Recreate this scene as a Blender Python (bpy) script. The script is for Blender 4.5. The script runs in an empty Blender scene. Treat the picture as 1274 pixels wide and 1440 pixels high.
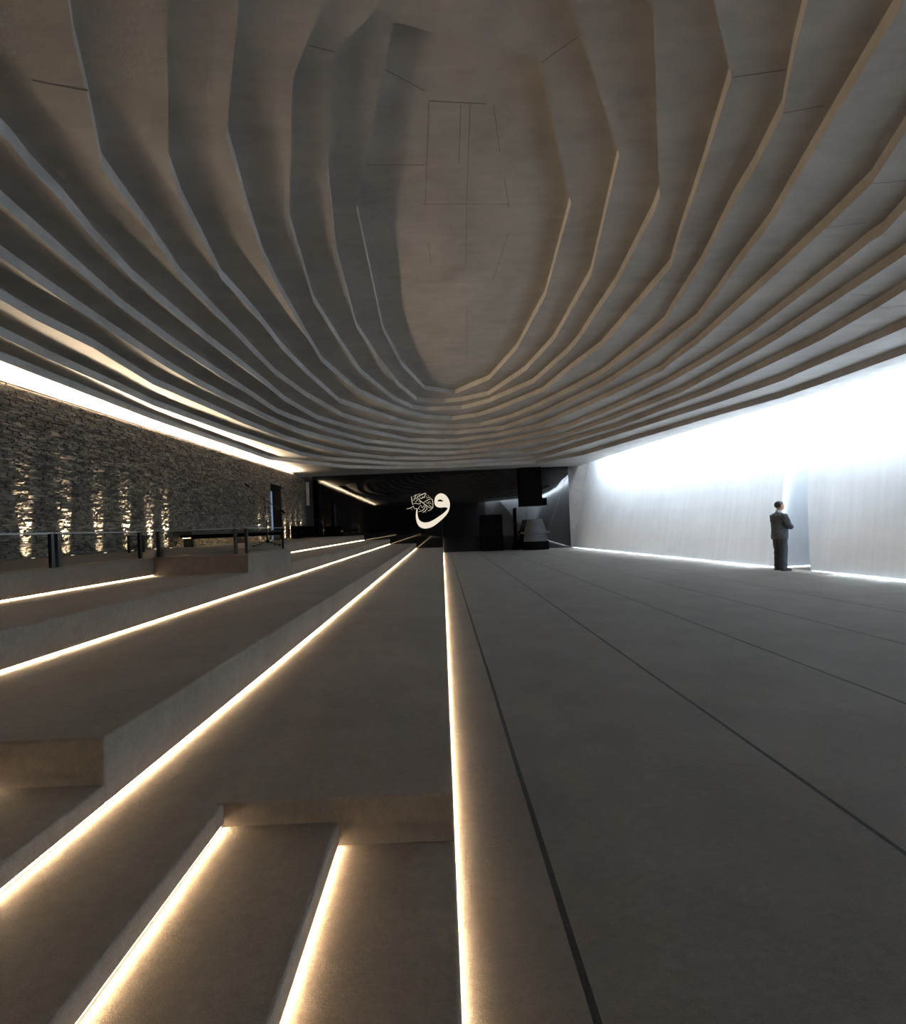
import bpy, bmesh, math, random
from mathutils import Vector, Matrix
random.seed(7)
SC = bpy.context.scene
COL = SC.collection
H = 1.45          # camera height above the main floor
ROLL = 0.040      # the photographer's camera leans a little
FPX = 640.0       # focal length in pixels of a 1440 px tall frame
D = 25.8          # depth of the glossy end wall

# ---------------------------------------------------------------- helpers
def tag(o, label=None, cat=None, group=None, kind=None):
    if label: o['label'] = label
    if cat: o['category'] = cat
    if group: o['group'] = group
    if kind: o['kind'] = kind
    return o

class MB:
    """collects faces of ONE mesh"""
    def __init__(s): s.v = []; s.f = []
    def add(s, vs, fs):
        n = len(s.v); s.v += [tuple(p) for p in vs]; s.f += [tuple(n + i for i in f) for f in fs]; return s
    def box(s, x0, x1, y0, y1, z0, z1):
        return s.hexa([(x0,y0,z0),(x1,y0,z0),(x1,y1,z0),(x0,y1,z0),(x0,y0,z1),(x1,y0,z1),(x1,y1,z1),(x0,y1,z1)])
    def hexa(s, p):
        return s.add(p, [(0,3,2,1),(4,5,6,7),(0,1,5,4),(1,2,6,5),(2,3,7,6),(3,0,4,7)])
    def quad(s, a, b, c, d): return s.add([a,b,c,d], [(0,1,2,3)])
    def tube(s, pts, r, n=10, cap=True, sy=1.0):
        pts = [Vector(p) for p in pts]
        rs = r if isinstance(r, (list, tuple)) else [r]*len(pts)
        base = len(s.v); up = None
        for i, p in enumerate(pts):
            d = (pts[min(i+1,len(pts)-1)] - pts[max(i-1,0)]).normalized()
            if up is None:
                a = Vector((0,0,1)) if abs(d.z) < .9 else Vector((1,0,0))
                up = (a - d*a.dot(d)).normalized()
            else:
                up = (up - d*up.dot(d)).normalized()
            q = d.cross(up)
            for k in range(n):
                t = 2*math.pi*k/n
                s.v.append(tuple(p + (up*math.cos(t) + q*math.sin(t)*sy)*rs[i]))
        for i in range(len(pts)-1):
            for k in range(n):
                a = base+i*n+k; b = base+i*n+(k+1)%n
                s.f.append((a, b, b+n, a+n))
        if cap:
            s.f.append(tuple(base+k for k in reversed(range(n))))
            s.f.append(tuple(base+(len(pts)-1)*n+k for k in range(n)))
        return s
    def loft(s, secs, n=20):
        """secs: (cx, cy, cz, rx, ry[, power]) horizontal superellipse sections, bottom to top"""
        base = len(s.v)
        for sec in secs:
            cx, cy, cz, rx, ry = sec[:5]; pw = sec[5] if len(sec) > 5 else 1.0
            for k in range(n):
                t = 2*math.pi*k/n; c, q = math.cos(t), math.sin(t)
                s.v.append((cx+rx*math.copysign(abs(c)**pw, c), cy+ry*math.copysign(abs(q)**pw, q), cz))
        for i in range(len(secs)-1):
            for k in range(n):
                a = base+i*n+k; b = base+i*n+(k+1)%n
                s.f.append((a, b, b+n, a+n))
        s.f.append(tuple(base+k for k in reversed(range(n))))
        s.f.append(tuple(base+(len(secs)-1)*n+k for k in range(n)))
        return s
    def ball(s, c, rx, ry, rz, n=16, m=10, rot=None):
        base = len(s.v); c = Vector(c)
        def put(p):
            p = Vector(p)
            if rot: p = rot @ p
            s.v.append(tuple(c+p))
        put((0,0,-rz))
        for i in range(1, m):
            a = -math.pi/2 + math.pi*i/m
            for k in range(n):
                t = 2*math.pi*k/n
                put((rx*math.cos(a)*math.cos(t), ry*math.cos(a)*math.sin(t), rz*math.sin(a)))
        put((0,0,rz)); top = len(s.v)-1
        for k in range(n): s.f.append((base, base+1+(k+1)%n, base+1+k))
        for i in range(m-2):
            for k in range(n):
                a = base+1+i*n+k; b = base+1+i*n+(k+1)%n
                s.f.append((a, b, b+n, a+n))
        for k in range(n): s.f.append((top, top-n+k, top-n+(k+1)%n))
        return s
    def build(s, name, mat, parent=None, bevel=0, smooth=False, seg=2, loc=None):
        me = bpy.data.meshes.new(name); me.from_pydata(s.v, [], s.f); me.update()
        bm = bmesh.new(); bm.from_mesh(me)
        bmesh.ops.recalc_face_normals(bm, faces=bm.faces[:])
        bm.to_mesh(me); bm.free()
        o = bpy.data.objects.new(name, me); COL.objects.link(o)
        if mat: me.materials.append(mat)
        if parent is not None: o.parent = parent
        if loc: o.location = loc
        if bevel:
            m = o.modifiers.new('b', 'BEVEL'); m.width = bevel; m.segments = seg
            m.limit_method = 'ANGLE'; m.angle_limit = math.radians(40); m.harden_normals = False
        if smooth:
            for p in me.polygons: p.use_smooth = True
        return o

def empty(name, loc, rz=0):
    o = bpy.data.objects.new(name, None); COL.objects.link(o)
    o.location = loc; o.rotation_euler = (0,0,rz); o.empty_display_size = .1
    return o

def poly_faces(loops):
    """triangulate outer loop with holes (2D) -> verts2d, tris"""
    bm = bmesh.new(); es = []
    for lp in loops:
        vs = [bm.verts.new((x, y, 0)) for x, y in lp]
        for i in range(len(vs)): es.append(bm.edges.new((vs[i], vs[(i+1) % len(vs)])))
    bmesh.ops.triangle_fill(bm, use_beauty=True, use_dissolve=False, edges=es, normal=(0,0,1))
    bm.verts.index_update()
    V = [(v.co.x, v.co.y) for v in bm.verts]; T = [tuple(v.index for v in f.verts) for f in bm.faces]
    bm.free(); return V, T

# ---------------------------------------------------------------- materials
def mat(name):
    m = bpy.data.materials.new(name); m.use_nodes = True
    nt = m.node_tree; b = nt.nodes['Principled BSDF']; return m, nt, b
def N(nt, t, **kw):
    n = nt.nodes.new(t)
    for k, v in kw.items():
        if k in n.inputs: n.inputs[k].default_value = v
        else: setattr(n, k, v)
    return n
def ramp(nt, fac, stops):
    r = nt.nodes.new('ShaderNodeValToRGB')
    while len(r.color_ramp.elements) < len(stops): r.color_ramp.elements.new(.5)
    for e, (p, c) in zip(r.color_ramp.elements, stops):
        e.position = p; e.color = (*c, 1)
    nt.links.new(fac, r.inputs[0]); return r.outputs[0]
def coords(nt, scale=(1,1,1), rot=(0,0,0)):
    tc = nt.nodes.new('ShaderNodeTexCoord'); mp = nt.nodes.new('ShaderNodeMapping')
    mp.inputs['Scale'].default_value = scale; mp.inputs['Rotation'].default_value = rot
    nt.links.new(tc.outputs['Object'], mp.inputs[0]); return mp.outputs[0]
def bump(nt, b, h, strength, dist):
    bp = N(nt, 'ShaderNodeBump'); bp.inputs['Strength'].default_value = strength; bp.inputs['Distance'].default_value = dist
    nt.links.new(h, bp.inputs['Height']); nt.links.new(bp.outputs[0], b.inputs['Normal'])
def mixc(nt, fac, a, b, mode='MIX'):
    m = nt.nodes.new('ShaderNodeMix'); m.data_type = 'RGBA'; m.blend_type = mode
    for sock, v in ((m.inputs[0], fac), (m.inputs[6], a), (m.inputs[7], b)):
        if isinstance(v, (int, float)): sock.default_value = v
        elif isinstance(v, tuple): sock.default_value = (*v, 1)
        else: nt.links.new(v, sock)
    return m.outputs[2]

def concrete(name, base, var=.25, streak=None, rough=.75, bstr=.25, soft=1.0, shear=0):
    m, nt, b = mat(name)
    c1 = coords(nt)
    n1 = N(nt, 'ShaderNodeTexNoise', Scale=.9, Detail=8.0, Roughness=.62); nt.links.new(c1, n1.inputs['Vector'])
    n2 = N(nt, 'ShaderNodeTexNoise', Scale=1.0, Detail=7.0, Roughness=.7)
    if shear:
        sp = N(nt, 'ShaderNodeSeparateXYZ'); nt.links.new(c1, sp.inputs[0])
        ma = N(nt, 'ShaderNodeMath', operation='MULTIPLY_ADD'); nt.links.new(sp.outputs['Z'], ma.inputs[0]); ma.inputs[1].default_value = -shear; nt.links.new(sp.outputs['Y'], ma.inputs[2])
        cb_ = N(nt, 'ShaderNodeCombineXYZ'); nt.links.new(ma.outputs[0], cb_.inputs['Y']); nt.links.new(sp.outputs['Z'], cb_.inputs['Z'])
        mp = N(nt, 'ShaderNodeMapping'); mp.inputs['Scale'].default_value = streak; nt.links.new(cb_.outputs[0], mp.inputs[0]); nt.links.new(mp.outputs[0], n2.inputs['Vector'])
    else: nt.links.new(coords(nt, streak or (2.5, 9, 9)), n2.inputs['Vector'])
    lo = tuple(x*(1-var) for x in base); hi = tuple(min(1, x*(1+var)) for x in base)
    a = ramp(nt, n1.outputs['Fac'], [(.3, lo), (.7, hi)])
    g = ramp(nt, n2.outputs['Fac'], [(.3, (1-.26*soft,)*3), (.7, (1+.12*soft,)*3)])
    col = mixc(nt, 1.0, a, g, 'MULTIPLY')
    n3 = N(nt, 'ShaderNodeTexNoise', Scale=26.0, Detail=4.0, Roughness=.6); nt.links.new(c1, n3.inputs['Vector'])
    v = N(nt, 'ShaderNodeTexVoronoi', Scale=7.0); nt.links.new(c1, v.inputs['Vector'])
    pits = ramp(nt, v.outputs['Distance'], [(0.0, (.45,.45,.45)), (.035, (1,1,1))])
    col = mixc(nt, .5, col, mixc(nt, 1.0, col, pits, 'MULTIPLY'))
    nt.links.new(col, b.inputs['Base Color']); b.inputs['Roughness'].default_value = rough
    bump(nt, b, n3.outputs['Fac'], bstr, .01)
    return m

def carpet(name, base, lines=None):
    m, nt, b = mat(name)
    c1 = coords(nt)
    n1 = N(nt, 'ShaderNodeTexNoise', Scale=1.6, Detail=7.0, Roughness=.65); nt.links.new(c1, n1.inputs['Vector'])
    n2 = N(nt, 'ShaderNodeTexNoise', Scale=230.0, Detail=3.0, Roughness=.7); nt.links.new(c1, n2.inputs['Vector'])
    n4 = N(nt, 'ShaderNodeTexNoise', Scale=14.0, Detail=5.0, Roughness=.7); nt.links.new(coords(nt, (1.6, 2.4, 1)), n4.inputs['Vector'])
    a = ramp(nt, n1.outputs['Fac'], [(.3, tuple(x*.82 for x in base)), (.7, tuple(x*1.15 for x in base))])
    f = ramp(nt, n2.outputs['Fac'], [(.3, (.72,.72,.72)), (.7, (1.2,1.2,1.2))])
    g = ramp(nt, n4.outputs['Fac'], [(.3, (.86,.86,.86)), (.7, (1.1,1.1,1.1))])
    col = mixc(nt, 1.0, mixc(nt, 1.0, a, f, 'MULTIPLY'), g, 'MULTIPLY')
    if lines:
        x0, sp, w, dark = lines
        sx = N(nt, 'ShaderNodeSeparateXYZ'); nt.links.new(c1, sx.inputs[0])
        wob = N(nt, 'ShaderNodeTexNoise', Scale=.5, Detail=2.0); nt.links.new(c1, wob.inputs['Vector'])
        m0 = N(nt, 'ShaderNodeMath', operation='MULTIPLY_ADD'); m0.inputs[1].default_value = .02; nt.links.new(wob.outputs['Fac'], m0.inputs[0]); nt.links.new(sx.outputs['X'], m0.inputs[2])
        m1 = N(nt, 'ShaderNodeMath', operation='SUBTRACT'); nt.links.new(m0.outputs[0], m1.inputs[0]); m1.inputs[1].default_value = x0 - sp/2 + .01
        m2 = N(nt, 'ShaderNodeMath', operation='PINGPONG'); nt.links.new(m1.outputs[0], m2.inputs[0]); m2.inputs[1].default_value = sp/2
        m3 = N(nt, 'ShaderNodeMath', operation='GREATER_THAN'); nt.links.new(m2.outputs[0], m3.inputs[0]); m3.inputs[1].default_value = sp/2 - w/2
        m4 = N(nt, 'ShaderNodeMath', operation='GREATER_THAN'); nt.links.new(sx.outputs['X'], m4.inputs[0]); m4.inputs[1].default_value = x0-.2
        m5 = N(nt, 'ShaderNodeMath', operation='LESS_THAN'); nt.links.new(sx.outputs['X'], m5.inputs[0]); m5.inputs[1].default_value = x0+4.2*sp
        m6 = N(nt, 'ShaderNodeMath', operation='MULTIPLY'); nt.links.new(m3.outputs[0], m6.inputs[0]); nt.links.new(m4.outputs[0], m6.inputs[1])
        m7 = N(nt, 'ShaderNodeMath', operation='MULTIPLY'); nt.links.new(m6.outputs[0], m7.inputs[0]); nt.links.new(m5.outputs[0], m7.inputs[1])
        col = mixc(nt, m7.outputs[0], col, dark)
    nt.links.new(col, b.inputs['Base Color']); b.inputs['Roughness'].default_value = .95
    b.inputs['Specular IOR Level'].default_value = .1
    b.inputs['Sheen Weight'].default_value = .05
    ad = N(nt, 'ShaderNodeMath', operation='ADD'); nt.links.new(n2.outputs['Fac'], ad.inputs[0])
    mm = N(nt, 'ShaderNodeMath', operation='MULTIPLY'); nt.links.new(n4.outputs['Fac'], mm.inputs[0]); mm.inputs[1].default_value = 2.5
    nt.links.new(mm.outputs[0], ad.inputs[1])
    bump(nt, b, ad.outputs[0], .5, .004)
    return m

def plain(name, col, rough=.5, metal=0.0, var=.12, scale=6.0, spec=.5, bs=.08):
    m, nt, b = mat(name)
    n1 = N(nt, 'ShaderNodeTexNoise', Scale=scale, Detail=4.0); nt.links.new(coords(nt), n1.inputs['Vector'])
    c = ramp(nt, n1.outputs['Fac'], [(.3, tuple(x*(1-var) for x in col)), (.7, tuple(min(1, x*(1+var)) for x in col))])
    nt.links.new(c, b.inputs['Base Color']); b.inputs['Roughness'].default_value = rough
    b.inputs['Metallic'].default_value = metal; b.inputs['Specular IOR Level'].default_value = spec
    if bs: bump(nt, b, n1.outputs['Fac'], bs, .01)
    return m

def emit(name, col, strength):
    m = bpy.data.materials.new(name); m.use_nodes = True; nt = m.node_tree
    nt.nodes.remove(nt.nodes['Principled BSDF'])
    e = nt.nodes.new('ShaderNodeEmission'); e.inputs[0].default_value = (*col, 1); e.inputs[1].default_value = strength
    nt.links.new(e.outputs[0], nt.nodes['Material Output'].inputs[0]); return m

def stone_mat():
    m, nt, b = mat('layered_stone')
    at = N(nt, 'ShaderNodeTexNoise', Scale=3.2, Detail=6.0, Roughness=.7); nt.links.new(coords(nt, (1, 1.2, 4)), at.inputs['Vector'])
    v = N(nt, 'ShaderNodeTexVoronoi', Scale=1.0); nt.links.new(coords(nt, (3, 5, 14)), v.inputs['Vector'])
    a = ramp(nt, at.outputs['Fac'], [(.3, (.065,.056,.047)), (.7, (.20,.175,.145))])
    sep = N(nt, 'ShaderNodeSeparateColor'); nt.links.new(v.outputs['Color'], sep.inputs[0])
    g = ramp(nt, sep.outputs[0], [(0.0, (.5,.5,.5)), (1.0, (1.2,1.18,1.12))])
    nt.links.new(mixc(nt, 1.0, a, g, 'MULTIPLY'), b.inputs['Base Color'])
    b.inputs['Roughness'].default_value = .8
    n2 = N(nt, 'ShaderNodeTexNoise', Scale=22.0, Detail=6.0, Roughness=.7); nt.links.new(coords(nt, (1, 1, 2.4)), n2.inputs['Vector'])
    bump(nt, b, n2.outputs['Fac'], .6, .015)
    return m

SKY = 920; EXPOSURE = 0.0
RINGS = {
 1: [(-0.275, 4.456), (-0.451, 4.974), (-0.622, 5.466), (-0.874, 6.293), (-1.13, 7.023), (-1.293, 11.425), (-1.043, 13.931), (-0.442, 16.392), (0.545, 17.054), (0.679, 17.072), (1.805, 15.562), (2.327, 12.964), (2.465, 9.994), (2.209, 7.102), (1.909, 6.435), (1.263, 4.912)],
 2: [(-0.315, 4.132), (-0.887, 4.561), (-1.068, 5.156), (-1.333, 6.059), (-1.615, 7.705), (-1.661, 8.008), (-1.85, 10.794), (-1.622, 13.108), (-1.295, 15.335), (-0.778, 17.23), (0.275, 17.641), (0.957, 17.48), (1.905, 16.856), (2.812, 14.319), (3.144, 12.023), (3.108, 8.921), (2.526, 5.993), (1.365, 4.19)],
 3: [(-0.848, 3.971), (-1.337, 4.628), (-1.761, 5.826), (-2.094, 6.768), (-2.422, 9.213), (-2.345, 11.478), (-2.235, 13.458), (-1.571, 16.426), (-0.977, 17.705), (-0.436, 18.06), (0.95, 18.111), (1.963, 17.224), (3.204, 15.079), (3.628, 12.58), (3.685, 11.718), (3.635, 10.19), (3.616, 8.99), (3.399, 6.918), (3.323, 6.557), (3.073, 6.073), (2.496, 4.915), (2.106, 4.134), (2.012, 4.07)],
 4: [(-1.523, 3.805), (-1.949, 4.567), (-2.242, 5.093), (-2.349, 5.586), (-2.509, 6.265), (-2.728, 7.377), (-2.812, 8.244), (-2.889, 9.569), (-3.008, 11.989), (-2.549, 14.858), (-1.526, 17.192), (-0.521, 18.645), (0.598, 19.159), (1.642, 18.713), (2.35, 17.797), (3.624, 15.517), (3.952, 13.332), (4.288, 11.732), (4.286, 11.034), (4.281, 9.861), (4.272, 8.153), (4.003, 7.366), (3.548, 5.887), (3.138, 4.65), (2.529, 3.945)],
 5: [(-2.034, 3.645), (-2.999, 5.268), (-3.181, 5.859), (-3.327, 6.62), (-3.542, 7.65), (-3.513, 8.508), (-3.52, 9.151), (-3.591, 10.602), (-3.523, 12.502), (-3.282, 15.339), (-2.162, 17.359), (-1.363, 18.876), (-0.501, 19.573), (0.64, 19.923), (1.814, 19.812), (3.007, 18.496), (3.781, 16.724), (4.471, 14.781), (4.84, 13.506), (4.901, 13.204), (5.078, 11.046), (5.107, 10.065), (4.976, 9.569), (4.626, 7.803), (4.194, 6.273), (4.079, 5.703), (3.855, 4.917), (3.787, 4.806), (3.475, 4.267), (3.249, 3.827)],
 6: [(-2.699, 3.48), (-2.891, 3.773), (-3.15, 4.25), (-3.616, 5.049), (-3.68, 5.394), (-3.798, 6.13), (-4.021, 7.27), (-4.075, 8.449), (-4.093, 9.017), (-4.156, 10.457), (-4.198, 11.925), (-3.999, 13.908), (-3.474, 16.507), (-2.473, 18.459), (-0.744, 20.064), (0.743, 20.512), (2.718, 19.905), (3.986, 17.704), (5.066, 14.374), (5.233, 13.614), (5.493, 11.357), (5.57, 9.654), (5.296, 8.433), (5.112, 7.696), (4.85, 6.476), (4.53, 5.516), (4.179, 4.44), (3.975, 3.8), (3.917, 3.708)],
 7: [(-4.126, 4.406), (-4.139, 4.528), (-4.222, 4.839), (-4.285, 5.322), (-4.448, 6.025), (-4.591, 6.967), (-4.623, 8.244), (-4.646, 9.284), (-4.587, 10.762), (-4.567, 12.065), (-4.596, 13.697), (-4.284, 16.108), (-3.547, 17.685), (-1.908, 20.025), (-1.312, 20.903), (0.176, 21.399), (0.762, 21.435), (2.56, 20.613), (4.224, 18.835), (5.559, 14.509), (6.104, 12.265), (6.037, 11.673), (6.033, 10.492), (5.793, 8.321), (5.689, 7.445), (5.533, 6.299), (5.4, 5.544), (5.308, 5.345), (5.058, 4.805)],
 8: [(-4.799, 5.091), (-4.888, 5.735), (-4.985, 6.361), (-5.142, 7.508), (-5.189, 8.826), (-5.182, 9.888), (-5.154, 11.465), (-5.093, 14.458), (-4.934, 15.199), (-4.248, 17.371), (-3.198, 19.786), (-2.007, 20.922), (-0.602, 21.93), (1.444, 22.323), (2.664, 21.554), (4.383, 19.605), (5.286, 18.239), (6.197, 14.983), (6.555, 12.956), (6.683, 11.049), (6.641, 9.582), (6.453, 7.932), (6.326, 6.962), (6.248, 6.475), (6.258, 6.287), (6.064, 5.798)],
 9: [(-5.476, 5.78), (-5.546, 6.476), (-5.618, 7.352), (-5.686, 8.438), (-5.75, 9.706), (-5.745, 10.919), (-5.654, 12.282), (-5.459, 14.511), (-5.106, 16.669), (-4.063, 18.953), (-3.343, 20.6), (-0.845, 22.64), (0.792, 22.938), (2.419, 22.363), (3.593, 21.441), (4.566, 20.484), (5.478, 19.156), (6.309, 16.561), (7.133, 13.299), (7.173, 11.889), (7.182, 10.392), (7.152, 9.512), (7.041, 8.512), (6.901, 7.26), (6.815, 6.541)],
 10: [(-6.147, 6.463), (-6.212, 7.101), (-6.166, 8.205), (-6.405, 10.307), (-6.353, 10.744), (-6.208, 12.375), (-6.09, 14.127), (-5.711, 16.974), (-5.369, 18.062), (-4.609, 20.071), (-4.073, 21.212), (-2.42, 22.894), (0.251, 23.743), (1.743, 23.306), (2.662, 23.051), (4.102, 22.625), (4.788, 21.541), (5.285, 20.439), (6.763, 17.011), (7.674, 12.746), (7.83, 9.494), (7.826, 9.206), (7.648, 7.846), (7.53, 7.249)],
 11: [(-6.909, 7.24), (-6.988, 8.145), (-7.022, 9.924), (-7.086, 11.37), (-6.755, 14.584), (-5.959, 19.576), (-5.18, 21.232), (-2.69, 23.441), (-0.323, 24.272), (1.521, 23.987), (3.623, 23.998), (4.957, 23.283), (5.559, 21.963), (6.796, 18.133), (7.351, 16.369), (8.159, 13.579), (8.315, 12.888), (8.638, 11.403), (8.609, 10.885), (8.634, 8.481), (8.625, 8.33)],
 12: [(-7.454, 7.793), (-7.5, 9.824), (-7.56, 12.107), (-7.401, 15.939), (-7.244, 19.395), (-5.494, 21.915), (-4.719, 22.953), (-2.576, 23.996), (0.812, 24.373), (1.867, 24.204), (5.061, 24.089), (6.838, 21.677), (7.616, 18.566), (8.372, 15.806), (8.695, 14.497), (9.356, 12.452), (9.48, 11.229), (9.566, 9.259)],
}

concrete_ceiling = concrete('ceiling_concrete', (.385,.372,.35), .16, (1.2, 5, 5), soft=.5)
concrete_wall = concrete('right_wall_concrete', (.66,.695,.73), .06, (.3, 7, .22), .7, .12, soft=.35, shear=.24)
concrete_dark = concrete('dark_concrete', (.16,.155,.15), .15)
carpet_floor = carpet('main_carpet', (.086,.077,.066), (.392, 1.50, .026, (.006,.006,.006)))
carpet_step = carpet('step_carpet', (.118,.100,.081))
stone = stone_mat()
mortar = plain('stone_core_and_baffle', (.03,.026,.022), .95, spec=.1)
blackmetal = plain('black_metal', (.015,.015,.016), .35, .6)
blackmatte = plain('black_matte', (.0022,.0022,.0024), .7, spec=0.0, bs=0)
darkwood = plain('dark_wood', (.03,.022,.018), .45)
led = emit('warm_led', (1.0, .74, .48), 28)
LEDW = 4.8
led_cove = emit('warm_cove_led', (1.0, .77, .52), 2000)
led_sign = emit('sign_backlight', (1.0, .89, .72), .86)
led_script = emit('script_backlight', (1.0, .86, .66), .62)

# ---------------------------------------------------------------- floor, end wall
fl = MB(); fl.box(-.2, 13, -12, D+.3, -.2, 0)
tag(fl.build('floor', carpet_floor), 'grey brown fitted carpet with thin dark prayer row lines', kind='structure')

def glass_mat():
    m, nt, b = mat('black_glass')
    n1 = N(nt, 'ShaderNodeTexNoise', Scale=.35, Detail=2.0); nt.links.new(coords(nt), n1.inputs['Vector'])
    nt.links.new(ramp(nt, n1.outputs['Fac'], [(.3, (.002,.002,.0025)), (.7, (.004,.004,.005))]), b.inputs['Base Color'])
    b.inputs['Roughness'].default_value = .03; b.inputs['IOR'].default_value = 1.45
    return m
bg = glass_mat()
gw = MB()
xs = [-7.25, -5.2, -2.95, -.02]
for a, b_ in zip(xs, xs[1:]): gw.box(a+.004, b_-.004, D, D+.06, 0, 4.62)
xs = [0.0, 2.4, 4.8, 7.24]
for a, b_ in zip(xs, xs[1:]): gw.box(a+.004, b_-.004, D-.02, D+.06, 0, 4.62)
tag(gw.build('wall_back', bg), 'glossy black glass end wall reflecting the hall', kind='structure')
bk = MB(); bk.box(-9.6, 11.5, D+.1, D+.4, 0, 6)
tag(bk.build('wall_back_concrete', concrete('end_wall_concrete', (.06,.055,.05), .2)), 'grey concrete behind the black glass end wall', kind='structure')  # dark grey concrete with random mottling

# ---------------------------------------------------------------- right wall (leaning, with an upright niche)
def foot(y): return 10.33 - .118*y if y > -2 else 10.57
def lean(y):
    t = max(0., min(1., (y-11)/14.)); return .365 - .105*t
def wall_pt(y, z, n=None): return (foot(y) + lean(y)*z, y, z)
TOP = 7.2
def far_edge(z): return 12.2 + 1.2*z/4.84
def near_edge(z): return 11.2 + 1.6*z/4.75 + .10*math.sin(math.pi*min(z/4.75,1))
rw = MB()
zs = [TOP*i/14 for i in range(15)]
def strip(y0f, y1f, n):
    base = len(rw.v)
    for z in zs:
        for i in range(n+1):
            t = i/n; y = y0f(z)*(1-t) + y1f(z)*t; rw.v.append(wall_pt(y, z))
    for j in range(len(zs)-1):
        for i in range(n):
            a = base + j*(n+1) + i; rw.f.append((a, a+1, a+n+2, a+n+1))
strip(far_edge, lambda z: D+.1, 14)
strip(lambda z: -4.0, near_edge, 16)
base = len(rw.v)
rw.v += [(10.57,-4,0), (6.0,-11,0), (6.0,-11,TOP), (10.57+.365*TOP,-4,TOP)]; rw.f.append((base,base+1,base+2,base+3))
# niche cheeks and back
base = len(rw.v)
for z in zs:
    yf, yn = far_edge(z), near_edge(z); pf, pn = wall_pt(yf, z), wall_pt(yn, z)
    rw.v += [pf, (pf[0]+1.5, yf+.12, z), (pn[0]+1.5, yn, z), pn]
for j in range(len(zs)-1):
    for i in range(3):
        a = base + j*4 + i; rw.f.append((a, a+1, a+5, a+4))
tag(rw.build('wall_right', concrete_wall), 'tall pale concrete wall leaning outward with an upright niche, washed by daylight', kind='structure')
# the niche floor
# wall turning in behind the camera
rr = MB()
rr.quad((6.0,-11,0), (-10,-11,0), (-10,-11,TOP), (6.0,-11,TOP))
tag(rr.build('wall_front', concrete('rear_concrete', (.05,.048,.046))), 'concrete wall behind the camera', kind='structure')
ow = MB(); ow.box(-9.3, -9.1, -11, D+.3, 0, 6)
tag(ow.build('wall_left_outer', concrete_dark), 'concrete wall behind the stone wall', kind='structure')

# ---------------------------------------------------------------- terraced ceiling
S = .165; Z0 = 4.6
def zk(k): return Z0 + (12-k)*S
def closed(k):
    p = RINGS[k]
    if k == 1: return p
    xl, yl = p[0]; xr, yr = p[-1]
    yn = 3.75 - (k-2)*.68
    out = list(p)
    cl = (60, 90, 120) if k <= 3 else (22, 45, 68, 90, 112, 135, 158)
    for a in cl:
        t = math.radians(a); c = math.cos(t)
        x = (xl+xr)/2 + (xr-xl)/2*math.copysign(abs(c)**.75, c)
        w = (x-xl)/(xr-xl); ye = yl*(1-w) + yr*w
        out.append((x, ye - (ye-yn)*abs(math.sin(t))**.75))
    return out
RIGHT_EDGE = [(5.2,-11), (11.55,-3.4), (11.05,5), (10.36,10.8), (9.1,17.3), (8.06,24.4), (7.85,D+.2)]
OUTER = [(-9.15,-11.0)] + RIGHT_EDGE + [(-9.15, D+.2)]
ceil = empty('ceiling', (0,0,Z0)); tag(ceil, 'stepped concrete ceiling of twelve angular rings rising to a central panel', kind='structure')
for k in range(12, 0, -1):
    hole = closed(k)
    # an individual ring of concrete: annulus, riser and upper face
    V, T = poly_faces([OUTER, hole])
    z0, z1 = zk(k)-Z0, zk(k)+S-Z0
    mb = MB(); n = len(V)
    mb.v = [(x,y,z0) for x,y in V] + [(x,y,z1) for x,y in V]
    mb.f = [t for t in T] + [tuple(n+i for i in t) for t in T]
    for lp in (OUTER, hole):
        m = len(mb.v); L = len(lp)
        mb.v += [(x,y,z0) for x,y in lp] + [(x,y,z1) for x,y in lp]
        mb.f += [(m+i, m+(i+1)%L, m+L+(i+1)%L, m+L+i) for i in range(L)]
    mb.build('ring', concrete_ceiling, ceil)
cp = MB(); V, T = poly_faces([[(x,y) for x,y in OUTER]])
cp.v = [(x,y,zk(0)-Z0) for x,y in V]; cp.f = list(T)
cp.build('centre_panel', concrete_ceiling, ceil)
# formwork joints
def deroll(u, v):
    dx, dy = u-622., v-741.; c, s = math.cos(ROLL), math.sin(ROLL)
    return dx*c - dy*s, dy*c + dx*s
def onz(u, v, z):
    x, y = deroll(u, v); Y = (H-z)*FPX/y; return (x/FPX*Y, Y)
joint = plain('joint_line', (.17,.16,.15), .9)  # darker grey marks the formwork joints
def seam(a, b, k, w=.007, dz=.002):
    z = zk(k); A = Vector((*a, 0)); B = Vector((*b, 0)); d = (B-A).normalized(); q = Vector((-d.y, d.x, 0))*w/2
    mb = MB(); z -= Z0
    m = (A+B)/2 + q*.6
    pts = [A-q, A+q, B+q, B-q]
    mb.hexa([(p.x,p.y,z-dz) for p in pts] + [(p.x,p.y,z+.01) for p in pts])
    return mb
js = MB()
for a, b_ in [((603,142),(598,290)), ((603,142),(683,146)), ((648,146),(645,232)), ((661,147),(656,290)), ((694,146),(703,214)),
              ((709,250),(716,293)), ((593,287),(716,287)), ((602,340),(606,372)), ((714,330),(692,398)), ((656,290),(655,375)), ((656,430),(657,512)),
              ((542,98),(598,128)), ((512,232),(598,232))]:
    za = zk(0); mbx = seam(onz(*a, za), onz(*b_, za), 0); js.add(mbx.v, mbx.f)
js.build('formwork_joint', joint, ceil)
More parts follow.
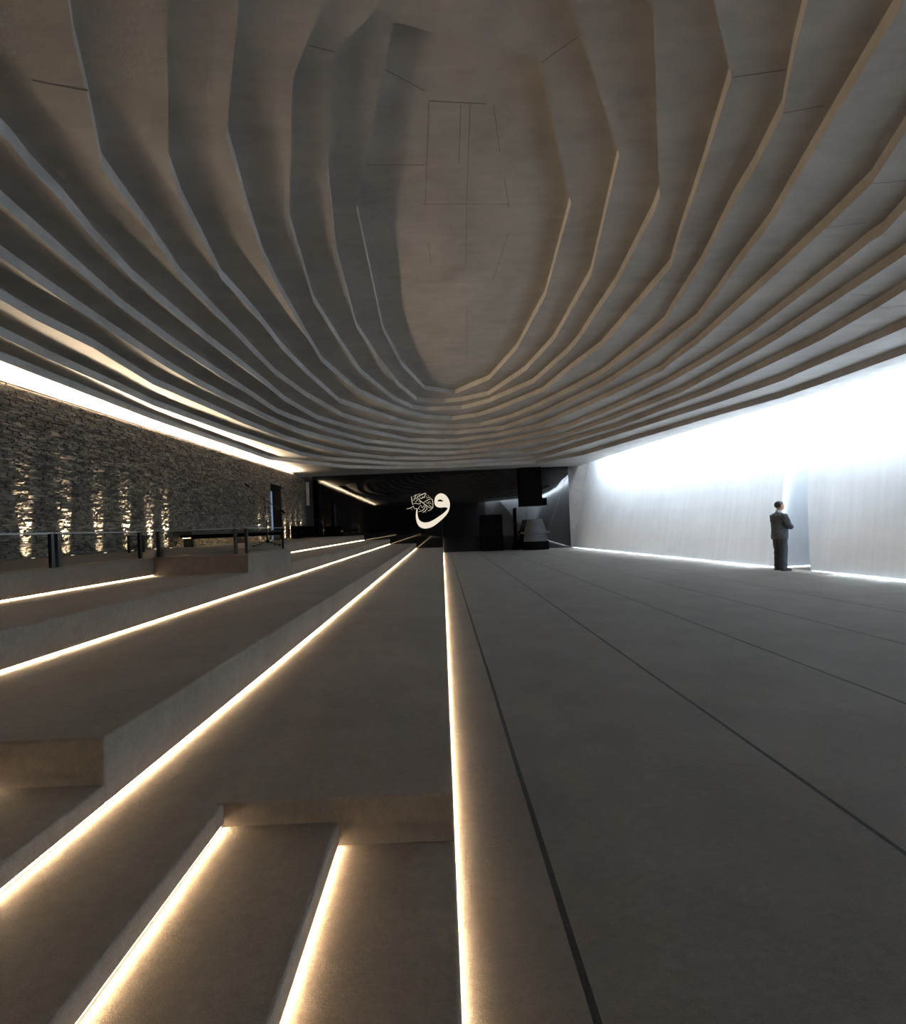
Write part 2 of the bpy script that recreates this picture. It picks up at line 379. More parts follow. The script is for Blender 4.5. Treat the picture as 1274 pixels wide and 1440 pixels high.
for k, a, b_ in [(1,(761,88),(812,52)), (4,(1029,109),(1104,98)), (5,(1102,159),(1160,148)), (7,(1227,258),(1274,254)), (7,(1163,320),(1218,313)),
                 (9,(1194,414),(1230,415)), (10,(1236,433),(1274,430)), (6,(123,128),(45,113)), (7,(975,488),(1002,489)), (2,(471,73),(435,64))]:
    z = zk(k); seam(onz(*a, z), onz(*b_, z), k, .008).build('formwork_joint', joint, ceil)

# ---------------------------------------------------------------- stone wall with door
def swx(y): return -7.8 + (y-8.1)*.03125
DOOR = (19.9, 21.15, 3.62)
P4Z = 1.16
sw = MB()
y0, y1 = -11.0, 24.45
for a, b_, za, zb in [(y0, DOOR[0], P4Z+.003, 4.34), (DOOR[1], y1, P4Z+.003, 4.34), (DOOR[0], DOOR[1], DOOR[2]+.02, 4.34)]:
    sw.hexa([(swx(a)-.6,a,za),(swx(a)-.05,a,za),(swx(b_)-.05,b_,za),(swx(b_)-.6,b_,za),(swx(a)-.6,a,zb),(swx(a)-.05,a,zb),(swx(b_)-.05,b_,zb),(swx(b_)-.6,b_,zb)])
pa, pb = -6.2, 23.6
sw.hexa([(swx(pa)-.45,pa,4.34),(swx(pa)-.24,pa,4.34),(swx(pb)-.24,pb,4.34),(swx(pb)-.45,pb,4.34),(swx(pa)-.45,pa,4.6),(swx(pa)-.24,pa,4.6),(swx(pb)-.24,pb,4.6),(swx(pb)-.45,pb,4.6)])  # added unseen upstand behind the cove light, blocks its backward spill
core = sw
st = MB()
z = P4Z + .003
while z < 4.32:
    h = random.uniform(.022, .055)
    if z + h > 4.35: h = 4.35 - z
    y = 5.5 + random.uniform(0, .2)
    while y < y1:
        L = random.uniform(.06, .22) * (1.0 if y < 16 else 1.25); ye = min(y+L, y1)
        hit = (ye > DOOR[0] and y < DOOR[1] and z < DOOR[2])
        if hit:
            if y < DOOR[0]-.04: ye = DOOR[0]
            else: y = DOOR[1] if y < DOOR[1] else ye; continue
        g = .005; p = random.uniform(-.016, .012) if random.random() < .88 else random.uniform(.01, .03)
        dz = random.uniform(-.006, .006)
        j = lambda: random.uniform(-.012, .012)
        ya, yb, za, zb = y+g, ye-g, z+g*.8+dz*.3, z+h-g*.6+dz
        bx = swx(y)
        st.hexa([(bx-.1,ya,za),(bx+p+j(),ya+j()*.5,za),(bx+p+j(),yb+j()*.5,za),(bx-.1,yb,za),
                 (bx-.1,ya,zb),(bx+p+j(),ya+j()*.5,zb+j()*.4),(bx+p+j(),yb+j()*.5,zb+j()*.4),(bx-.1,yb,zb)])
        y = ye
    z += h
wl = st.build('wall_left', stone); tag(wl, 'long wall of thin layered dark stones grazed by uplights', kind='structure')
cr = core.build('stone_core_and_baffle', mortar, wl)
dk = MB()
dk.hexa([(swx(DOOR[0])-.62,DOOR[0]-.1,1.1),(swx(DOOR[0])-.6,DOOR[0]-.1,1.1),(swx(DOOR[1])-.6,DOOR[1]+.1,1.1),(swx(DOOR[1])-.62,DOOR[1]+.1,1.1),
         (swx(DOOR[0])-.62,DOOR[0]-.1,3.7),(swx(DOOR[0])-.6,DOOR[0]-.1,3.7),(swx(DOOR[1])-.6,DOOR[1]+.1,3.7),(swx(DOOR[1])-.62,DOOR[1]+.1,3.7)])
dr = dk.build('door_1', blackmatte); tag(dr, 'tall dark doorway in the stone wall', kind='structure')
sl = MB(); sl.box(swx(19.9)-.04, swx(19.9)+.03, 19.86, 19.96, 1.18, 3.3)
sl.build('door_jamb', emit('jamb_daylight_glow', (.42,.62,.95), .35), dr)  # jamb is made to glow, standing in for bluish daylight falling on it
# end post of the stone wall
ep = MB(); ep.box(swx(24.4)+.03, swx(24.4)+.17, 24.5, 24.62, 2.9, 4.15)
tag(ep.build('trim_1', plain('pale_metal', (.45,.43,.42), .5)), 'pale upright plate at the end of the stone wall', kind='structure')

# cove light lying behind the wall head
cv = empty('cove_light', (0,0,4.36)); tag(cv, 'long warm cove light hidden on the head of the stone wall', 'light')
y = -6.0; mb = MB()
while y < 23.2:
    ye = min(y+1.2, 23.2)
    mb.quad((swx(y)-.17,y,.088),(swx(y)-.13,y,.088),(swx(ye)-.13,ye,.088),(swx(ye)-.17,ye,.088))
    MB().hexa([(swx(y)-.165,y,-.02),(swx(y)-.145,y,-.02),(swx(y)-.145,y+.01,-.02),(swx(y)-.165,y+.01,-.02),(swx(y)-.165,y,.073),(swx(y)-.145,y,.073),(swx(y)-.145,y+.01,.073),(swx(y)-.165,y+.01,.073)]).build('bracket', blackmetal, cv)
    y = ye
mb.build('led_strip', led_cove, cv)
hb = MB(); hb.hexa([(swx(-6)-.175,-6,.072),(swx(-6)-.125,-6,.072),(swx(23.3)-.125,23.3,.072),(swx(23.3)-.175,23.3,.072),
                    (swx(-6)-.175,-6,.086),(swx(-6)-.125,-6,.086),(swx(23.3)-.125,23.3,.086),(swx(23.3)-.175,23.3,.086)])
hb.build('channel', blackmetal, cv)

# ---------------------------------------------------------------- carpeted platforms with recessed LED strips

profile_m = plain('anodised_profile', (.12,.105,.09), .6)
def lensed_lamp(parent, loc, length, color, watts, tilt, rz=0):
    """lensed LED profile: throws its light low across the floor"""
    l = bpy.data.lights.new('led_profile_lamp', 'AREA'); l.shape = 'RECTANGLE'; l.size = .010; l.size_y = length
    l.energy = watts; l.color = color; l.spread = math.radians(62)
    lo = bpy.data.objects.new('led_profile_lamp', l); COL.objects.link(lo); lo.parent = parent
    lo.location = loc; lo.rotation_euler = (0, math.radians(tilt), rz)
def led_run(parent, x, ya, yb, zt):
    """LED profile set into the foot of a riser that looks to +x"""
    L = MB(); n = max(1, round((yb-ya)/1.4))
    for i in range(n):
        a = ya+(yb-ya)*i/n; b_ = ya+(yb-ya)*(i+1)/n
        L.quad((x-.014,a,zt+.002), (x-.014,b_,zt+.002), (x-.014,b_,zt+.016), (x-.014,a,zt+.016))
    o_ = L.build('led_strip', led, parent)
    n = max(1, round((yb-ya)/2.8))
    for i in range(n):
        a = ya+(yb-ya)*i/n; b_ = ya+(yb-ya)*(i+1)/n
        lensed_lamp(o_, (x-.012, (a+b_)/2, zt+.010), b_-a, (1.0, .69, .40), LEDW*(b_-a), -66)
    return o_
def ya_x(e, me, leds):
    xs = [me.vertices[v].co.x for v in e.vertices]
    return any(abs(xs[0]-l[0]+.03) < .002 and abs(xs[1]-l[0]+.03) < .002 for l in leds)
def platform(name, label, cat, outline, ztop, zbot, leds, group=None):
    outline = [(x-.03, y) if any(abs(x-l[0]) < .0005 for l in leds) else (x, y) for x, y in outline]
    n = len(outline); mb = MB()
    mb.v = [(x,y,zbot) for x,y in outline] + [(x,y,ztop) for x,y in outline]
    mb.f = [tuple(reversed(range(n))), tuple(range(n, 2*n))] + [(i, (i+1)%n, n+(i+1)%n, n+i) for i in range(n)]
    for (x, ya, yb, zt) in leds:      # facing panel that stops short of the tread below: the light line sits in the slot
        mb.box(x-.0305, x, ya, yb, zt+.022, ztop)
    o = mb.build(name, carpet_step, None)
    bw = o.data.attributes.new('bevel_weight_edge', 'FLOAT', 'EDGE'); me = o.data
    fe = {}
    for p in me.polygons:
        for ek in p.edge_keys: fe.setdefault(tuple(sorted(ek)), []).append(p)
    for e in me.edges:
        ps = fe[tuple(sorted(e.vertices))]; zz = [me.vertices[v].co.z for v in e.vertices]
        if min(zz) < ztop-1e-4 and max(zz) < ztop-1e-4: continue
        sides = [p for p in ps if abs(p.normal.z) < .5]
        own = max(e.vertices) < 2*n
        if own and leds and any(p.normal.x > .5 for p in sides) and ya_x(e, me, leds): continue
        if all(p.normal.x > .5 or p.normal.y < -.5 for p in sides): bw.data[e.index].value = 1
    m = o.modifiers.new('b', 'BEVEL'); m.limit_method = 'WEIGHT'; m.width = .012; m.segments = 3
    tag(o, label, cat, group)
    for a in leds: led_run(o, *a)
    return o
N0 = -10.9; E = D-.35; NY = 1.96
EPS = .004
platform('carpeted_platform', 'lowest long carpeted tier, its near end cut by a small stair', 'platform',
    [(-1.52,N0),(-.985,N0),(-.985,NY),(0,NY),(0,E+.3),(-1.52,E+.3)], .30, .0,
    [(0,NY,E+.28,0), (-.985,N0,NY-.01,.20)], 'carpeted seating tiers')
platform('carpeted_step', 'upper small carpeted tread of the stair cut into the lowest tier', 'step',
    [(-1.015+EPS,N0),(-.495,N0),(-.495,NY-EPS),(-1.015+EPS,NY-EPS)], .20, .0, [(-.495,N0,NY-.01,.10)], 'carpeted stair treads')
platform('carpeted_step', 'bottom small carpeted tread next to the main floor, in the foreground', 'step',
    [(-.525+EPS,N0),(0,N0),(0,NY-EPS),(-.525+EPS,NY-EPS)], .10, .0, [(0,N0,NY-EPS,0)], 'carpeted stair treads')
platform('carpeted_platform', 'second carpeted tier up, rising behind the longest diagonal light line', 'platform',
    [(-2.98,NY),(-1.49-EPS,NY),(-1.49-EPS,E+.1),(-2.98,E+.1)], .60, .0, [(-1.49-EPS,NY,E+.08,.30)], 'carpeted seating tiers')
platform('carpeted_step', 'carpeted tread at the left edge in front of the second tier', 'step',
    [(-2.03,N0),(-1.49-EPS,N0),(-1.49-EPS,NY-EPS),(-2.03,NY-EPS)], .40, .0, [(-1.49-EPS,N0,NY-EPS,.30)], 'carpeted stair treads')
platform('carpeted_step', 'higher carpeted tread beyond the left edge in front of the second tier', 'step',
    [(-2.95,N0),(-2.0-EPS,N0),(-2.0-EPS,NY-EPS),(-2.95,NY-EPS)], .50, .0, [(-2.0-EPS,N0,NY-.01,.40)], 'carpeted stair treads')
platform('carpeted_platform', 'near part of the third carpeted tier, a ledge running up to the projecting bay', 'platform',
    [(-4.41+EPS,N0),(-2.95-EPS,N0),(-2.95-EPS,6.9-EPS),(-4.41+EPS,6.9-EPS)], .88, .0, [(-2.95-EPS,N0,6.89,.60)], 'carpeted seating tiers')
platform('carpeted_platform', 'far part of the third carpeted tier, the ledge beyond the projecting bay', 'platform',
    [(-4.41+EPS,8.86+EPS),(-2.95-EPS,8.86+EPS),(-2.95-EPS,E),(-4.41+EPS,E)], .88, .0, [(-2.95-EPS,8.87,E-.02,.60)], 'carpeted seating tiers')
P4Z = 1.16
platform('carpeted_platform', 'top carpeted tier with a projecting bay, reaching back to the stone wall', 'platform',
    [(-8.45,N0),(-4.38,N0),(-4.38,6.9),(-2.96,6.9),(-2.96,8.86),(-4.38,8.86),(-4.38,E),(-8.45,E)], P4Z, .0,
    [(-4.38,N0,6.88,.88), (-4.38,8.88,E-.02,.88), (-2.96,6.9,8.86,.60)], 'carpeted seating tiers')

wf = empty('wall_foot_light', (foot(10)-.02, 10, 0)); tag(wf, 'cool white light line along the foot of the pale concrete wall', 'light')
cool = emit('cool_led', (.78,.88,1.0), 6)
L = MB(); P = MB(); ox = foot(10)-.02
def fseg(mb, a, b_, d0, d1, z0, z1):
    mb.hexa([(foot(a)-d1-ox,a-10,z0),(foot(a)-d0-ox,a-10,z0),(foot(b_)-d0-ox,b_-10,z0),(foot(b_)-d1-ox,b_-10,z0),
             (foot(a)-d1-ox,a-10,z1),(foot(a)-d0-ox,a-10,z1),(foot(b_)-d0-ox,b_-10,z1),(foot(b_)-d1-ox,b_-10,z1)])
for lo_, hi_ in ((-2.0, 11.15), (12.25, 25.6)):
    n = round((hi_-lo_)/1.4)
    for i in range(n):
        a = lo_+(hi_-lo_)*i/n; b_ = lo_+(hi_-lo_)*(i+1)/n
        if i == 0: L = MB()
        L.quad((foot(a)-.006-ox,a-10,.003),(foot(b_)-.006-ox,b_-10,.003),(foot(b_)-.006-ox,b_-10,.022),(foot(a)-.006-ox,a-10,.022))
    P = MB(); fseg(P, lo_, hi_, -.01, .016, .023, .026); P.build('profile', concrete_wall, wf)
    ls_ = L.build('led_strip', cool, wf)
for i in range(9):
    yc = -1 + i*3.0
    if abs(yc-11.6) > 2.2: lensed_lamp(ls_, (foot(yc)-.01-ox, yc-10, .014), 3.0, (.80,.90,1.0), LEDW*3*6, 67, math.atan(.118))
for yc, L_ in ((9.8, 1.4), (13.2, 1.8)): lensed_lamp(ls_, (foot(yc)-.01-ox, yc-10, .014), L_, (.80,.90,1.0), LEDW*L_*6, 67, math.atan(.118))
lensed_lamp(ls_, (9.75-ox, 2.2, .016), 1.2, (.80,.90,1.0), LEDW*2.6, 60, math.pi/2)
L = MB(); L.quad((9.12-ox,2.215,.003),(10.4-ox,2.29,.003),(10.4-ox,2.29,.02),(9.12-ox,2.215,.02)); L.build('led_strip', cool, wf)

# ---------------------------------------------------------------- calligraphy sign on the glass
def sg(px, py):
    u = 560 + px*.070644; v = 680 + py*.070644
    x, yd = deroll(u, v); return (x/FPX*(D-.04), H - yd/FPX*(D-.04))
def smooth_loop(p, n=5):
    out = []; L = len(p)
    for i in range(L):
        a, b_, c, d = [Vector(p[(i+k-1) % L]) for k in range(4)]
        for j in range(n):
            t = j/n
            out.append(tuple(.5*((2*b_) + (c-a)*t + (2*a-5*b_+4*c-d)*t*t + (-a+3*b_-3*c+d)*t**3)))
    return out
def plate(loops, yb, yf, mb):
    V, T = poly_faces(loops); n = len(mb.v); m = len(V)
    mb.v += [(x, yf, z) for x, z in V] + [(x, yb, z) for x, z in V]
    mb.f += [tuple(n+i for i in t) for t in T] + [tuple(n+m+i for i in t) for t in T]
    for lp in loops:
        k = len(mb.v); L = len(lp)
        mb.v += [(x, yf, z) for x, z in lp] + [(x, yb, z) for x, z in lp]
        mb.f += [(k+i, k+(i+1)%L, k+L+(i+1)%L, k+L+i) for i in range(L)]
outer = [(365,515),(352,620),(358,720),(385,805),(430,862),(490,890),(550,895),(620,883),(700,848),(790,785),(880,705),(960,620),(1010,530),(1028,430),
         (1018,350),(985,280),(930,222),(870,198),(820,200),(770,230),(735,280),(720,350),(728,410),(755,450),(800,474),(860,478),(920,472),(965,478),
         (984,495),(960,532),(900,590),(800,662),(700,725),(620,762),(550,776),(490,770),(440,745),(405,700),(388,640),(382,570),(380,515)]
hole = [(782,350),(800,327),(830,315),(865,325),(897,352),(840,358)]
sgn = empty('calligraphy_sign', (*[sg(620,560)[0]], D-.03, sg(620,560)[1]))
tag(sgn, 'glowing cream calligraphy, a large letter with a small woven script, on black glass', 'sign')
ox, oz = sgn.location.x, sgn.location.z
mb = MB()
plate([[(a-ox, b_-oz) for a, b_ in (sg(*p) for p in smooth_loop(outer, 3))], [(a-ox, b_-oz) for a, b_ in (sg(*p) for p in smooth_loop(hole, 3))]], -.0, -.035, mb)
mb.build('large_letter', led_sign, sgn)
strokes = [([(262,255),(272,340),(288,425)],18), ([(295,262),(345,235),(440,200)],10), ([(372,270),(450,225),(540,192),(562,222)],17), ([(375,270),(420,330),(500,390),(600,470),(668,492)],15),
 ([(545,200),(528,250),(515,292)],13), ([(305,300),(360,288),(382,330),(350,360)],10), ([(300,410),(335,388),(385,405),(440,402),(442,340)],12),
 ([(420,300),(482,292),(525,255)],10), ([(500,380),(560,340),(640,302),(678,318),(692,400),(690,480),(640,525),(588,546)],13), ([(600,425),(650,455),(690,482)],11),
 ([(298,450),(322,500),(400,502),(432,440)],12), ([(440,425),(482,482),(520,428),(530,480),(500,525),(450,550),(400,562)],12),
 ([(540,440),(575,500),(530,550),(482,576)],13), ([(168,505),(240,490),(310,445)],14), ([(310,345),(330,300),(352,232)],9), ([(420,250),(450,300),(500,270),(470,240)],9),
 ([(560,250),(570,290),(610,270),(640,280)],10), ([(560,400),(600,390),(612,350)],9), ([(630,350),(640,390),(668,410)],9)]
sc = MB()
for k, (pts, w) in enumerate(strokes):
    P = [Vector(sg(*p)) for p in pts]; hw = w*.8*.070644/FPX*(D-.04)/2
    yf = -.030 - .0006*k
    L, R_ = [], []
    for i, p in enumerate(P):
        d = (P[min(i+1,len(P)-1)] - P[max(i-1,0)]).normalized(); q = Vector((-d.y, d.x))*hw
        if i in (0, len(P)-1): q *= .55
        L.append(p+q); R_.append(p-q)
    lp = L + R_[::-1]; n = len(sc.v); m = len(P)
    sc.v += [(p.x-ox, yf, p.y-oz) for p in lp] + [(p.x-ox, 0, p.y-oz) for p in lp]
    M2 = 2*m
    for i in range(m-1):
        sc.f += [(n+i, n+i+1, n+M2-2-i, n+M2-1-i), (n+M2+i, n+M2+M2-1-i, n+M2+M2-2-i, n+M2+i+1)]
    sc.f += [(n+i, n+(i+1)%M2, n+M2+(i+1)%M2, n+M2+i) for i in range(M2)]
for (a, b_) in [(275,515),(545,568),(595,372),(350,362),(345,225),(600,240),(632,275),(430,515),(560,370),(410,360),(615,405),(300,330)]:
    c = Vector(sg(a, b_)); r = .024
    n = len(sc.v)
    pts = [(c.x-ox-r, c.y-oz), (c.x-ox, c.y-oz-r*.8), (c.x-ox+r, c.y-oz), (c.x-ox, c.y-oz+r*.8)]
    sc.v += [(x, -.028, z) for x, z in pts] + [(x, 0, z) for x, z in pts]
    sc.f += [(n,n+1,n+2,n+3)] + [(n+i, n+(i+1)%4, n+4+(i+1)%4, n+4+i) for i in range(4)]
sc.build('small_script', led_script, sgn)

# ---------------------------------------------------------------- glass balustrades
def glassmat():
    m = bpy.data.materials.new('balustrade_glass'); m.use_nodes = True; nt = m.node_tree
    b = nt.nodes['Principled BSDF']
    n1 = N(nt, 'ShaderNodeTexNoise', Scale=2.0); nt.links.new(coords(nt), n1.inputs['Vector'])
    nt.links.new(ramp(nt, n1.outputs['Fac'], [(0, (.80,.86,.84)), (1, (.86,.90,.88))]), b.inputs['Base Color'])
    b.inputs['Transmission Weight'].default_value = 1; b.inputs['Roughness'].default_value = .02; b.inputs['IOR'].default_value = 1.07
    return m
gl = glassmat(); edge_m = plain('glass_edge', (.20,.23,.22), .3)
def balustrade(p0, p1, label, zb, h, posts, hh=.022):
    p0 = Vector(p0); p1 = Vector(p1); d = (p1-p0).normalized(); q = Vector((-d.y, d.x)); L = (p1-p0).length
    e = empty('glass_balustrade', (p0.x, p0.y, zb)); tag(e, label, 'railing', 'low glass balustrades on the top tier')
    def bar(a, b_, z0, z1, w, mb):
        A = d*a; B = d*b_; k = q*w
        mb.hexa([(A.x-k.x,A.y-k.y,z0),(B.x-k.x,B.y-k.y,z0),(B.x+k.x,B.y+k.y,z0),(A.x+k.x,A.y+k.y,z0),
                 (A.x-k.x,A.y-k.y,z1),(B.x-k.x,B.y-k.y,z1),(B.x+k.x,B.y+k.y,z1),(A.x+k.x,A.y+k.y,z1)]); return mb
    bar(.03, L-.03, .02, h-.012, .005, MB()).build('glass_pane', gl, e)
    bar(0, L, h-.012, h+.004, .008, MB()).build('top_rail', edge_m, e)
    for t in posts: bar(t-hh, t+hh, 0, h-.006, .022, MB()).build('post', blackmetal, e, bevel=.004)
    return e
balustrade((-4.50,3.0), (-4.50,5.26), 'low glass balustrade nearest the left edge of the photo, on the top tier edge', P4Z, .40, [2.23])
balustrade((-4.50,5.29), (-4.50,6.80), 'low glass balustrade along the top tier edge, ending at the inner corner', P4Z, .40, [.03, 1.47])
balustrade((-4.40,6.98), (-3.12,6.98), 'low glass balustrade across the front of the projecting bay', P4Z, .40, [.04, 1.22])
balustrade((-3.06,7.06), (-3.06,8.80), 'low glass balustrade on the right side of the projecting bay by the microphone stand', P4Z, .40, [.04, 1.66])
balustrade((-6.95,9.9), (-6.35,9.9), 'short glass balustrade standing alone near the stone wall', P4Z, .38, [.12, .44])

# ---------------------------------------------------------------- bench, cabinet, microphone stand
bn = empty('long_bench', (swx(16.3)+.34, 16.3, P4Z)); bn.rotation_euler.z = -math.atan(.03125)
tag(bn, 'long low dark bench lit from beneath in front of the stone wall', 'bench')
m_ = MB(); m_.box(-.2,.2,-3.4,3.4,.36,.44); m_.build('seat', darkwood, bn, bevel=.006)
m_ = MB(); m_.box(-.16,.16,-3.35,3.35,.27,.355); m_.box(.14,.16,-3.35,3.35,.225,.27); m_.build('frame', blackmatte, bn)
for yy in (-3.2, 0, 3.2):
    m_ = MB(); m_.box(-.14,.14,yy-.03,yy+.03,0,.26); m_.build('leg', blackmetal, bn)
for i in range(4):
    m_ = MB(); m_.box(-.12,-.09,-3.3+i*1.65,-3.3+(i+1)*1.65-.02,.258,.266); m_.build('led_strip', emit('bench_led_%d' % i, (1,.72,.42), 30), bn)
cb = empty('low_cabinet', (swx(22.7)+.45, 22.7, P4Z)); cb.rotation_euler.z = -math.atan(.03125)
tag(cb, 'black low cabinet standing before the far end of the stone wall', 'cabinet')
m_ = MB(); m_.box(-.25,.22,-1.15,1.15,.05,.60); m_.build('body', blackmatte, cb, bevel=.006)
for i in range(4):
    f = MB(); f.box(.222,.238,-1.14+i*.572,-1.14+(i+1)*.572-.012,.07,.58); dd = f.build('door', blackmatte, cb, bevel=.003)
    f = MB(); f.box(.238,.256,-1.14+i*.572+.05,-1.14+i*.572+.062,.28,.40); f.build('handle', blackmetal, dd)
m_ = MB(); m_.box(-.2,.18,-1.1,1.1,0,.05); m_.build('plinth', blackmetal, cb)

ms = empty('microphone_stand', (-4.12, 10.7, P4Z)); tag(ms, 'black tripod microphone stand with a long slanting boom on the top tier', 'microphone stand')
MB().tube([(0,0,.10),(.0,0,.62)], .014).build('lower_tube', blackmetal, ms, smooth=True)
MB().tube([(0,0,.60),(-.04,0,1.10)], .009).build('upper_tube', blackmetal, ms, smooth=True)
MB().tube([(0,0,.08),(0,0,.13),(0,0,.17)], [.035,.038,.022]).build('hub', blackmetal, ms, smooth=True)
for a in (200, -12, 80):
    t = math.radians(a)
    lg = MB().tube([(0,0,.12),(.30*math.cos(t),.30*math.sin(t),.018)], .010).build('leg', blackmetal, ms, smooth=True)
    MB().tube([(.28*math.cos(t),.28*math.sin(t),.020),(.33*math.cos(t),.33*math.sin(t),.016)], .014).build('rubber_foot', blackmatte, lg, smooth=True)
MB().tube([(.39,0,.80),(-.04,0,1.11),(-.42,0,1.44)], .008).build('boom', blackmetal, ms, smooth=True)
MB().tube([(.43,0,.77),(.34,0,.84)], .022).build('counterweight', blackmatte, ms, smooth=True)
mic = MB().tube([(-.38,0,1.405),(-.46,0,1.475)], [.014,.022]).build('microphone', blackmatte, ms, smooth=True)
MB().ball((-.475,0,1.49), .026, .026, .028).build('grille', plain('mesh_grille', (.08,.08,.08), .4, .8), mic, smooth=True)
MB().ball((-.04,0,1.105), .025, .025, .022).build('clutch', blackmetal, ms, smooth=True)

# ---------------------------------------------------------------- uplights
UP = [8.5, 9.37, 10.24, 11.1, 11.95, 12.6, 18.6, 19.4, 21.35, 22.1, 22.8, 23.6]
names = ['first uplight from the left at the foot of the stone wall', 'second uplight from the left at the foot of the stone wall', 'third uplight from the left at the foot of the stone wall',
 'fourth uplight from the left at the foot of the stone wall', 'fifth uplight from the left, behind the inner corner of the railing', 'sixth uplight from the left, just before the long bench',
 'uplight shining up behind the far half of the bench', 'uplight immediately left of the dark doorway', 'uplight immediately right of the dark doorway',
 'uplight behind the left part of the low black cabinet', 'uplight behind the middle of the low black cabinet', 'last uplight at the far end of the stone wall']
lens = emit('uplight_lens', (1,.82,.6), 6)
for i, (y, nm) in enumerate(zip(UP, names)):
    e = empty('uplight', (swx(y)+.13, y, P4Z)); tag(e, 'small round recessed ' + nm, 'uplight', 'uplights washing the stone wall')
    MB().tube([(0,0,0),(0,0,.012)], .045, 16).build('bezel', blackmetal, e, smooth=False)
    MB().tube([(0,0,.012),(0,0,.0135)], .028, 16).build('lens', lens, e)
    l = bpy.data.lights.new('uplight_lamp', 'SPOT'); l.energy = 1100 if i < 6 else 800; l.color = (1,.80,.58); l.spot_size = math.radians(27); l.spot_blend = .6; l.shadow_soft_size = .012
    lo = bpy.data.objects.new('uplight_lamp', l); COL.objects.link(lo); lo.parent = e; lo.location = (0,0,.03)
    lo.rotation_euler = (math.pi, math.radians(-14.0), 0)
    l2 = bpy.data.lights.new('uplight_flood', 'SPOT'); l2.energy = 22; l2.color = (1,.80,.58); l2.spot_size = math.radians(70); l2.spot_blend = .8; l2.shadow_soft_size = .015
    lo = bpy.data.objects.new('uplight_flood', l2); COL.objects.link(lo); lo.parent = e; lo.location = (0,0,.03)
    lo.rotation_euler = (math.pi, math.radians(-48.0), 0)

# ---------------------------------------------------------------- pulpit and hanging panel by the end wall
pgrey = plain('pulpit_steps_stone', (.035,.038,.042), .5)
pu = empty('pulpit', (5.08, D-.85, 0)); tag(pu, 'dark round stepped pulpit on a black plinth by the glossy wall', 'pulpit')
def halfdisc(mb, r, z0, z1, sy=.5): return mb.loft([(0,0,z0,r,r*sy),(0,0,z1,r,r*sy)], 40)
halfdisc(MB(), .72, 0, .46).build('plinth', blackmatte, pu)
for i in range(5):
    halfdisc(MB(), .66-.012*i, .46+.084*i, .46+.084*(i+1)-.01).build('step', pgrey, pu)
halfdisc(MB(), .80, .885, .99).build('rim', pgrey, pu, bevel=.02)
for i in range(9):
    halfdisc(MB(), .60-.024*i, .99+.077*i, .99+.077*(i+1)-.012).build('step', pgrey, pu)
hp = MB(); hp.box(4.40, 5.66, D-.32, D-.07, 2.42, 4.59)
hpo = hp.build('hanging_panel', blackmatte, None, bevel=.01); tag(hpo, 'tall black box hanging from the ceiling above the stepped pulpit', 'panel')
nb = MB(); nb.box(5.665, 5.92, D-.3, D-.065, 2.44, 2.85)
nb.build('side_box', blackmatte, hpo, bevel=.01)
pl = empty('display_post', (4.12, D-.28, 0)); tag(pl, 'slim black post standing left of the stepped pulpit', 'post')
MB().tube([(0,0,.0),(0,0,.04),(0,0,.5)], [.19,.18,.07], 20).build('base', blackmatte, pl, smooth=False)
MB().tube([(0,0,.4),(0,0,2.35)], .06, 14).build('pole', blackmatte, pl, smooth=True)
dsk = MB(); dsk.box(2.15, 3.35, D-.5, D-.06, 0, 2.02)
tag(dsk.build('black_cupboard', blackmatte, None, bevel=.01), 'plain black cupboard against the glossy wall left of the post', 'cupboard')
# ---------------------------------------------------------------- the man
skin_m = plain('skin', (.50,.29,.21), .5, var=.06, scale=20)
suit = plain('suit_cloth', (.072,.086,.105), .85, var=.25, scale=14, spec=.25, bs=.2)
suit2 = plain('trouser_cloth', (.052,.062,.076), .85, var=.25, scale=14, spec=.25, bs=.2)
shirt = plain('collar_cloth', (.50,.56,.66), .8)
hairm = plain('hair_black', (.012,.010,.010), .55, scale=60, bs=.5)
shoem = plain('shoe_leather', (.010,.010,.011), .3)
